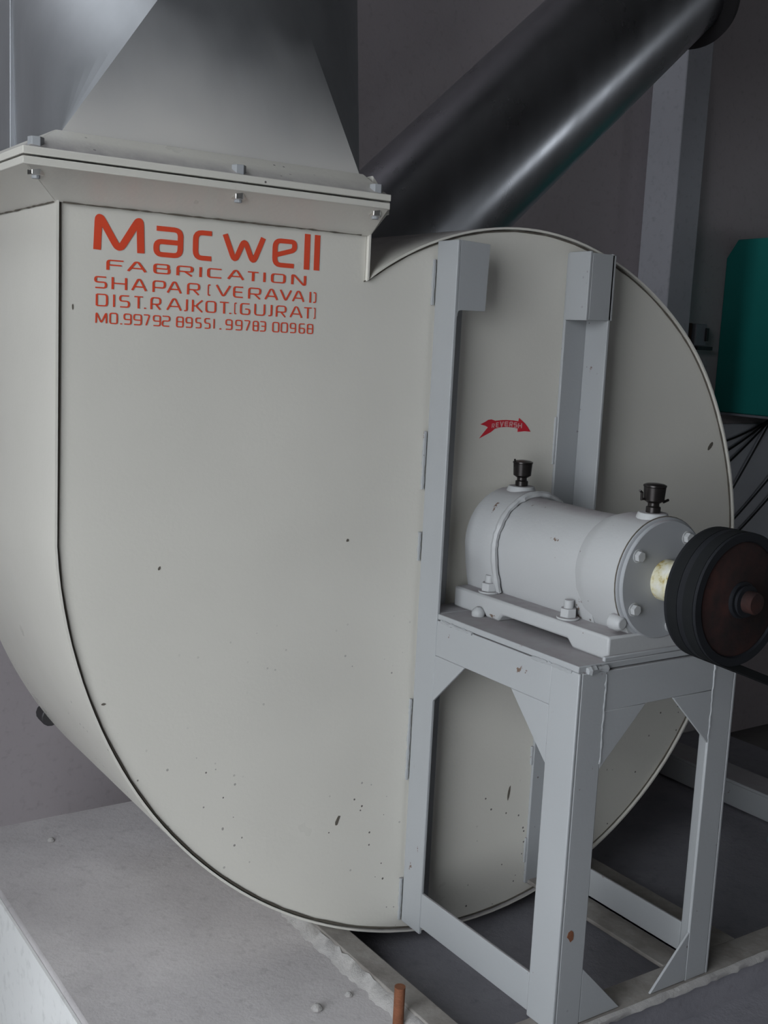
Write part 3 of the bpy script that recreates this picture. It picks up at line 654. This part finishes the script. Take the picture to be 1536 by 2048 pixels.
part('stand', MB().box(MCX - .10, MCX + .10, -0.27, -0.13, PIT + .060, MCZ - .085).box(MCX - .13, MCX + .13, -0.29, -0.10, PIT + .060, PIT + .072), 'motor_grey', ms, 0.003)

# ------------------------------------------------------------------ things on the far wall
cb = thing('control_cabinet', 'dark teal metal cabinet on the far wall at the right', 'cabinet', (3.2, 1.0, -0.175))
prof = [(1.199, -0.175), (1.199, 0.310), (1.160, 0.366), (0.62, 0.372), (0.62, -0.175)]
part('body', MB().prism(prof, 'x', 2.93, 3.50), 'teal_enamel', cb, 0.004)
part('door', MB().box(2.945, 3.485, 0.600, 0.619, -0.155, 0.350), 'teal_enamel', cb, 0.003)
part('door_handle', MB().box(2.965, 2.980, 0.580, 0.600, 0.05, 0.15), 'dark_plastic', cb, 0.002)
part('bottom_lip', MB().box(2.924, 2.934, 0.62, 1.199, -0.182, -0.175), 'grey_plastic', cb)
sb = thing('switch_box', 'small grey switch box on a brown backing strip beside the column', 'switch', (2.77, 1.16, 0.02))
part('backing_strip', MB().box(2.715, 2.742, 1.15, 1.199, -0.10, 0.098), 'brown_wood', sb)
part('box', MB().box(2.744, 2.795, 1.135, 1.199, 0.030, 0.097), 'grey_plastic', sb, 0.003)
part('toggle', MB().box(2.786, 2.797, 1.128, 1.136, 0.045, 0.085), 'dark_plastic', sb, 0.001)
part('bracket', MB().box(2.752, 2.822, 1.13, 1.199, 0.018, 0.029), 'dark_plastic', sb, 0.001)
part('conduit', MB().cyl((2.775, 1.17, 0.018), (2.775, 1.17, -0.30), 0.010, 10), 'dark_plastic', sb)
single('wall_board', MB().box(2.80, 3.60, 1.185, 1.199, -0.66, -0.215), 'white_board', (3.2, 1.19, -0.66), 'pale blue white board on the wall below the teal cabinet', 'board', bevel=0.002)
for i, (x1_, z1_, nm) in enumerate([(2.90, -0.285, 'topmost'), (2.86, -0.352, 'second highest'), (2.86, -0.428, 'third highest'), (2.93, -0.565, 'fourth highest'), (2.96, -0.60, 'fifth highest'), (3.00, -0.63, 'lowest')]):
    zs, xs = (-0.195, 3.20) if i < 4 else ((-0.36, 3.26) if i == 4 else (-0.42, 3.28))
    pts = [(xs + (x1_ - xs)*u, 1.172 + 0.004*math.sin(u*3), zs + (z1_ - zs)*u - 0.012*math.sin(math.pi*u)) for u in [k/12 for k in range(13)]]
    if i >= 4: pts = [(3.30, 1.172, -0.195)] + pts
    single('cable', MB().tube(pts, 0.0034, 6), 'cable_black', (x1_, 1.172, z1_), nm + ' black cable fanning out below the teal cabinet', 'cable', 'cables below the teal cabinet')

# ------------------------------------------------------------------ small things on the plinth
ab_ = thing('anchor_stud', 'rusty threaded stud standing beside the left frame rail', 'bolt', (0.770, -0.205, PT))
sm = MB(); prf = []
for i in range(28): prf += [(i*.002, .0062), (i*.002 + .001, .0070)]
part('rod', sm.lathe((0.770, -0.205, PT), (0, 0, 1), prf, 14), 'rod_rust', ab_)
for i, (x_, y_, s_, w_) in enumerate([(0.700, -0.125, .0075, 'near the rusty stud'), (0.752, -0.118, .005, 'hard against the grout ridge'), (0.558, 0.50, .006, 'by the far left edge of the plinth')]):
    m = MB(); vs = []; fs = []
    m.lathe((x_, y_, PT), (0.1, 0.2, 1), [(0, s_*.8), (s_*.4, s_*1.05), (s_*.9, s_*.75), (s_*1.2, s_*.3)], 7)
    single('concrete_crumb', m, 'grout', (x_, y_, PT), 'pale crumb of concrete on the plinth ' + w_, 'stone', 'concrete crumbs on the plinth')
